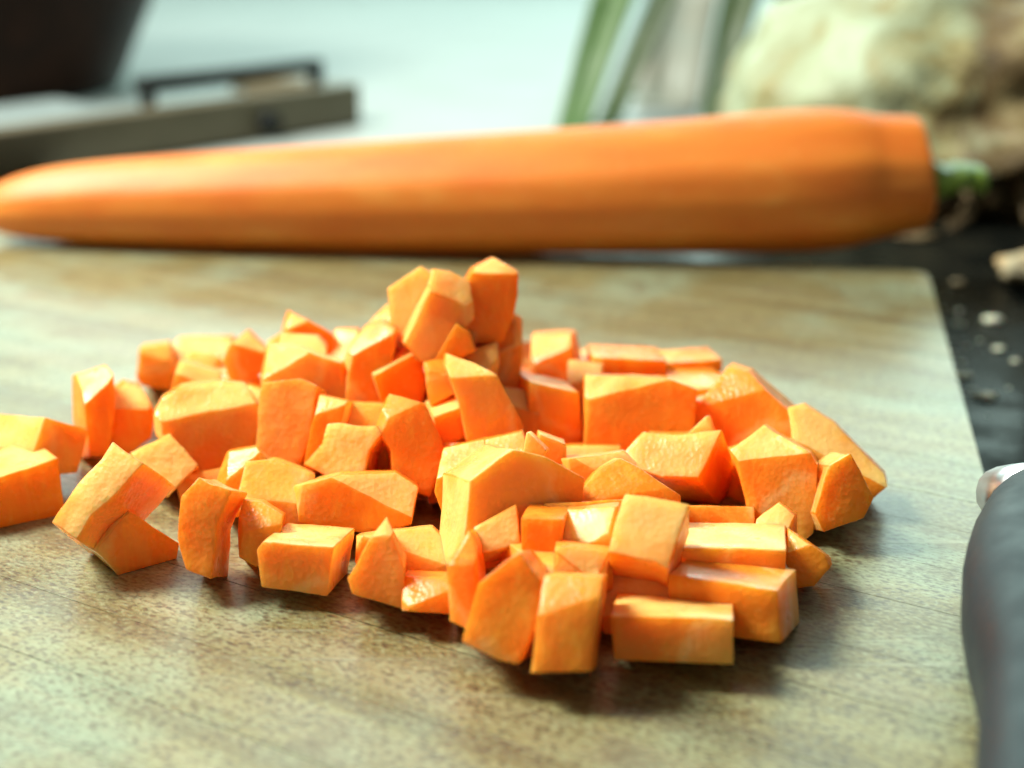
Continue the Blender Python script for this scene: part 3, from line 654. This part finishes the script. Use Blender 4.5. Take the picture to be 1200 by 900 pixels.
bar('handle_post', -1.35, -0.92, 0.97, 1.43, 1.45, 2.4, M_DARKM, 0.1)
bar('handle_post', -8.88, -8.45, 0.97, 1.43, 1.05, 2.4, M_DARKM, 0.1)
bar('end_bar', -0.85, 0.02, 0.92, 5.98, 0.02, 1.50, M_STEEL)
bar('end_bar', -0.7, -0.1, 6.52, 6.9, 0.5, 1.45, M_STEEL)
bar('slicing_plate', -L - 5.5, -9.2, 0.93, 5.97, 1.05, 1.4, M_PLATE, 0.05)
bm = bmesh.new(); bmesh.ops.create_cone(bm, cap_ends=True, segments=20, radius1=0.42 * CM, radius2=0.36 * CM, depth=0.5 * CM, matrix=Matrix.Translation(Vector((-4.6, -0.2, 0.62)) * CM) @ Matrix.Rotation(math.pi / 2, 4, 'X'))
link('knob', to_mesh('knob', bm, M_DARKM, False), sl)

# ------------------------------------------------------------------ knife at the right edge
KP = on_z(1236, 606, 0.75); KQ = on_z(1236, 1010, 1.0)
kn = empty('kitchen_knife', (KP.x, KP.y, 0))
tag(kn, 'black handled kitchen knife with steel bolster at the right picture edge', 'knife')
kd = (KQ - KP).normalized(); LK = 11.0
def ring_solid(name, rows, mat, n=24, power=2.6):
    bm = bmesh.new(); rings = []
    side = kd.cross(Vector((0, 0, 1))).normalized(); up = side.cross(kd).normalized()
    base = kn.location / CM
    for d, w, h, sh in rows:
        ring = []
        for j in range(n):
            a = 2 * math.pi * j / n; ca, sa = math.cos(a), math.sin(a)
            x = math.copysign(abs(ca) ** (2 / power), ca) * w; z = math.copysign(abs(sa) ** (2 / power), sa) * h
            ring.append(bm.verts.new((KP + kd * d + side * (x + sh) + up * z - base) * CM))
        rings.append(ring)
    for a, b in zip(rings, rings[1:]):
        for j in range(n): bm.faces.new((a[j], a[(j + 1) % n], b[(j + 1) % n], b[j]))
    bm.faces.new(rings[0][::-1]); bm.faces.new(rings[-1])
    o = link(name, to_mesh(name, bm, mat), kn)
    return o
ring_solid('handle', [(0.02, 0.58, 0.55, 0.0), (0.12, 0.70, 0.66, 0.0), (0.5, 0.80, 0.72, 0.0), (1.2, 0.90, 0.78, 0.0), (2.0, 0.95, 0.82, 0.0), (2.9, 0.92, 0.82, 0.0), (3.8, 0.82, 0.80, 0.0), (5.0, 0.64, 0.74, 0.0), (8, 0.62, 0.72, 0.0), (10.2, 0.9, 0.78, 0.0), (11, 0.8, 0.66, 0.0), (11.2, 0.45, 0.4, 0.0)], M_HANDLE)
ring_solid('bolster', [(-0.75, 0.60, 0.10, 0.0), (-0.72, 0.88, 0.30, 0.0), (-0.62, 0.93, 0.44, 0.0), (-0.3, 0.80, 0.58, 0.0), (0.0, 0.68, 0.62, 0.0), (0.04, 0.58, 0.55, 0.0)], M_BLADE)
# blade: thin wedge lying flat side up, running away to the right
bm = bmesh.new()
side = kd.cross(Vector((0, 0, 1))).normalized(); up = side.cross(kd).normalized(); base = kn.location / CM
BS = -1.0 if side.x > 0 else 1.0
outl = [(-0.6, 0.3), (-0.6, -1.2), (-3.0, -1.7), (-9, -1.6), (-15, -0.6), (-18, 0.2), (-12, 0.3), (-4, 0.32)]
ta = [bm.verts.new((KP + kd * d + side * (BS * w) + up * 0.10 - base) * CM) for d, w in outl]
tb = [bm.verts.new((KP + kd * d + side * (BS * w) - up * 0.10 - base) * CM) for d, w in outl]
bm.faces.new(ta); bm.faces.new(tb[::-1])
for j in range(len(outl)): bm.faces.new((ta[j], tb[j], tb[(j + 1) % len(outl)], ta[(j + 1) % len(outl)]))
link('blade', to_mesh('blade', bm, M_BLADE, False), kn)

# ------------------------------------------------------------------ crumbs on the black worktop
def crumb(px, py, size, label, star=0.35, group='celeriac crumbs on the black worktop', mat=None, seed=0, flat=0.4, name='celeriac_crumb'):
    c = on_z(px, py, TOP)
    size *= 0.9
    me = blob(name, size, 3, star, 2.2, (1.25, 1.0, flat), mat or M_CRUMB, seed)
    o = link(name, me, None, (c.x, c.y, TOP + size * flat * 0.75))
    return tag(o, label, 'crumb', group)
crumb(1154, 467, 0.16, 'star shaped white crumb, nearest large one to the knife', 0.9, seed=2)
crumb(1129, 442, 0.15, 'roundish cream crumb close to the edge of the board', seed=5)
crumb(1163, 377, 0.19, 'oval pale crumb below the big celeriac scrap', seed=7)
crumb(1123, 381, 0.11, 'small cream crumb halfway up beside the board edge', seed=11)
crumb(1122, 332, 0.13, 'dim brownish crumb beside the far corner of the board', seed=13, mat=M_SCRAP)
crumb(1190, 424, 0.075, 'small round crumb at the right picture edge', seed=17)
crumb(1170, 410, 0.10, 'thin greyish crumb left of the small round crumb', 0.6, seed=19)
crumb(1124, 365, 0.07, 'faint speck just above the small cream crumb', seed=23)
for i, (x, y, s_) in enumerate([(1117, 414, 0.05), (1126, 425, 0.065), (1133, 406, 0.05), (1139, 456, 0.05), (1131, 462, 0.04), (1103, 378, 0.05), (1105, 362, 0.035), (1158, 487, 0.03), (1131, 500, 0.03), (1148, 400, 0.045), (1182, 455, 0.03), (1110, 345, 0.03)]):
    crumb(x, y, s_, 'tiny pale speck among the larger crumbs beside the board', group='tiny specks on the black worktop', seed=30 + i)
c = on_z(1196, 330, TOP)
tag(link('celeriac_scrap', blob('celeriac_scrap', 0.62, 4, 0.25, 1.6, (1.2, 1.4, 0.55), M_SCRAP, 41), None, (c.x + 0.25, c.y, TOP + 0.3)), 'big pale orange celeriac scrap cut off by the right picture edge', 'scrap')
c = on_z(1072, 280, TOP)
tag(link('celeriac_scrap', blob('celeriac_scrap', 0.3, 3, 0.3, 1.8, (1.9, 1.0, 0.35), M_ROOT, 43), None, (c.x, c.y, TOP + 0.08)), 'dim flat scrap on the worktop under the thick carrot end', 'scrap')
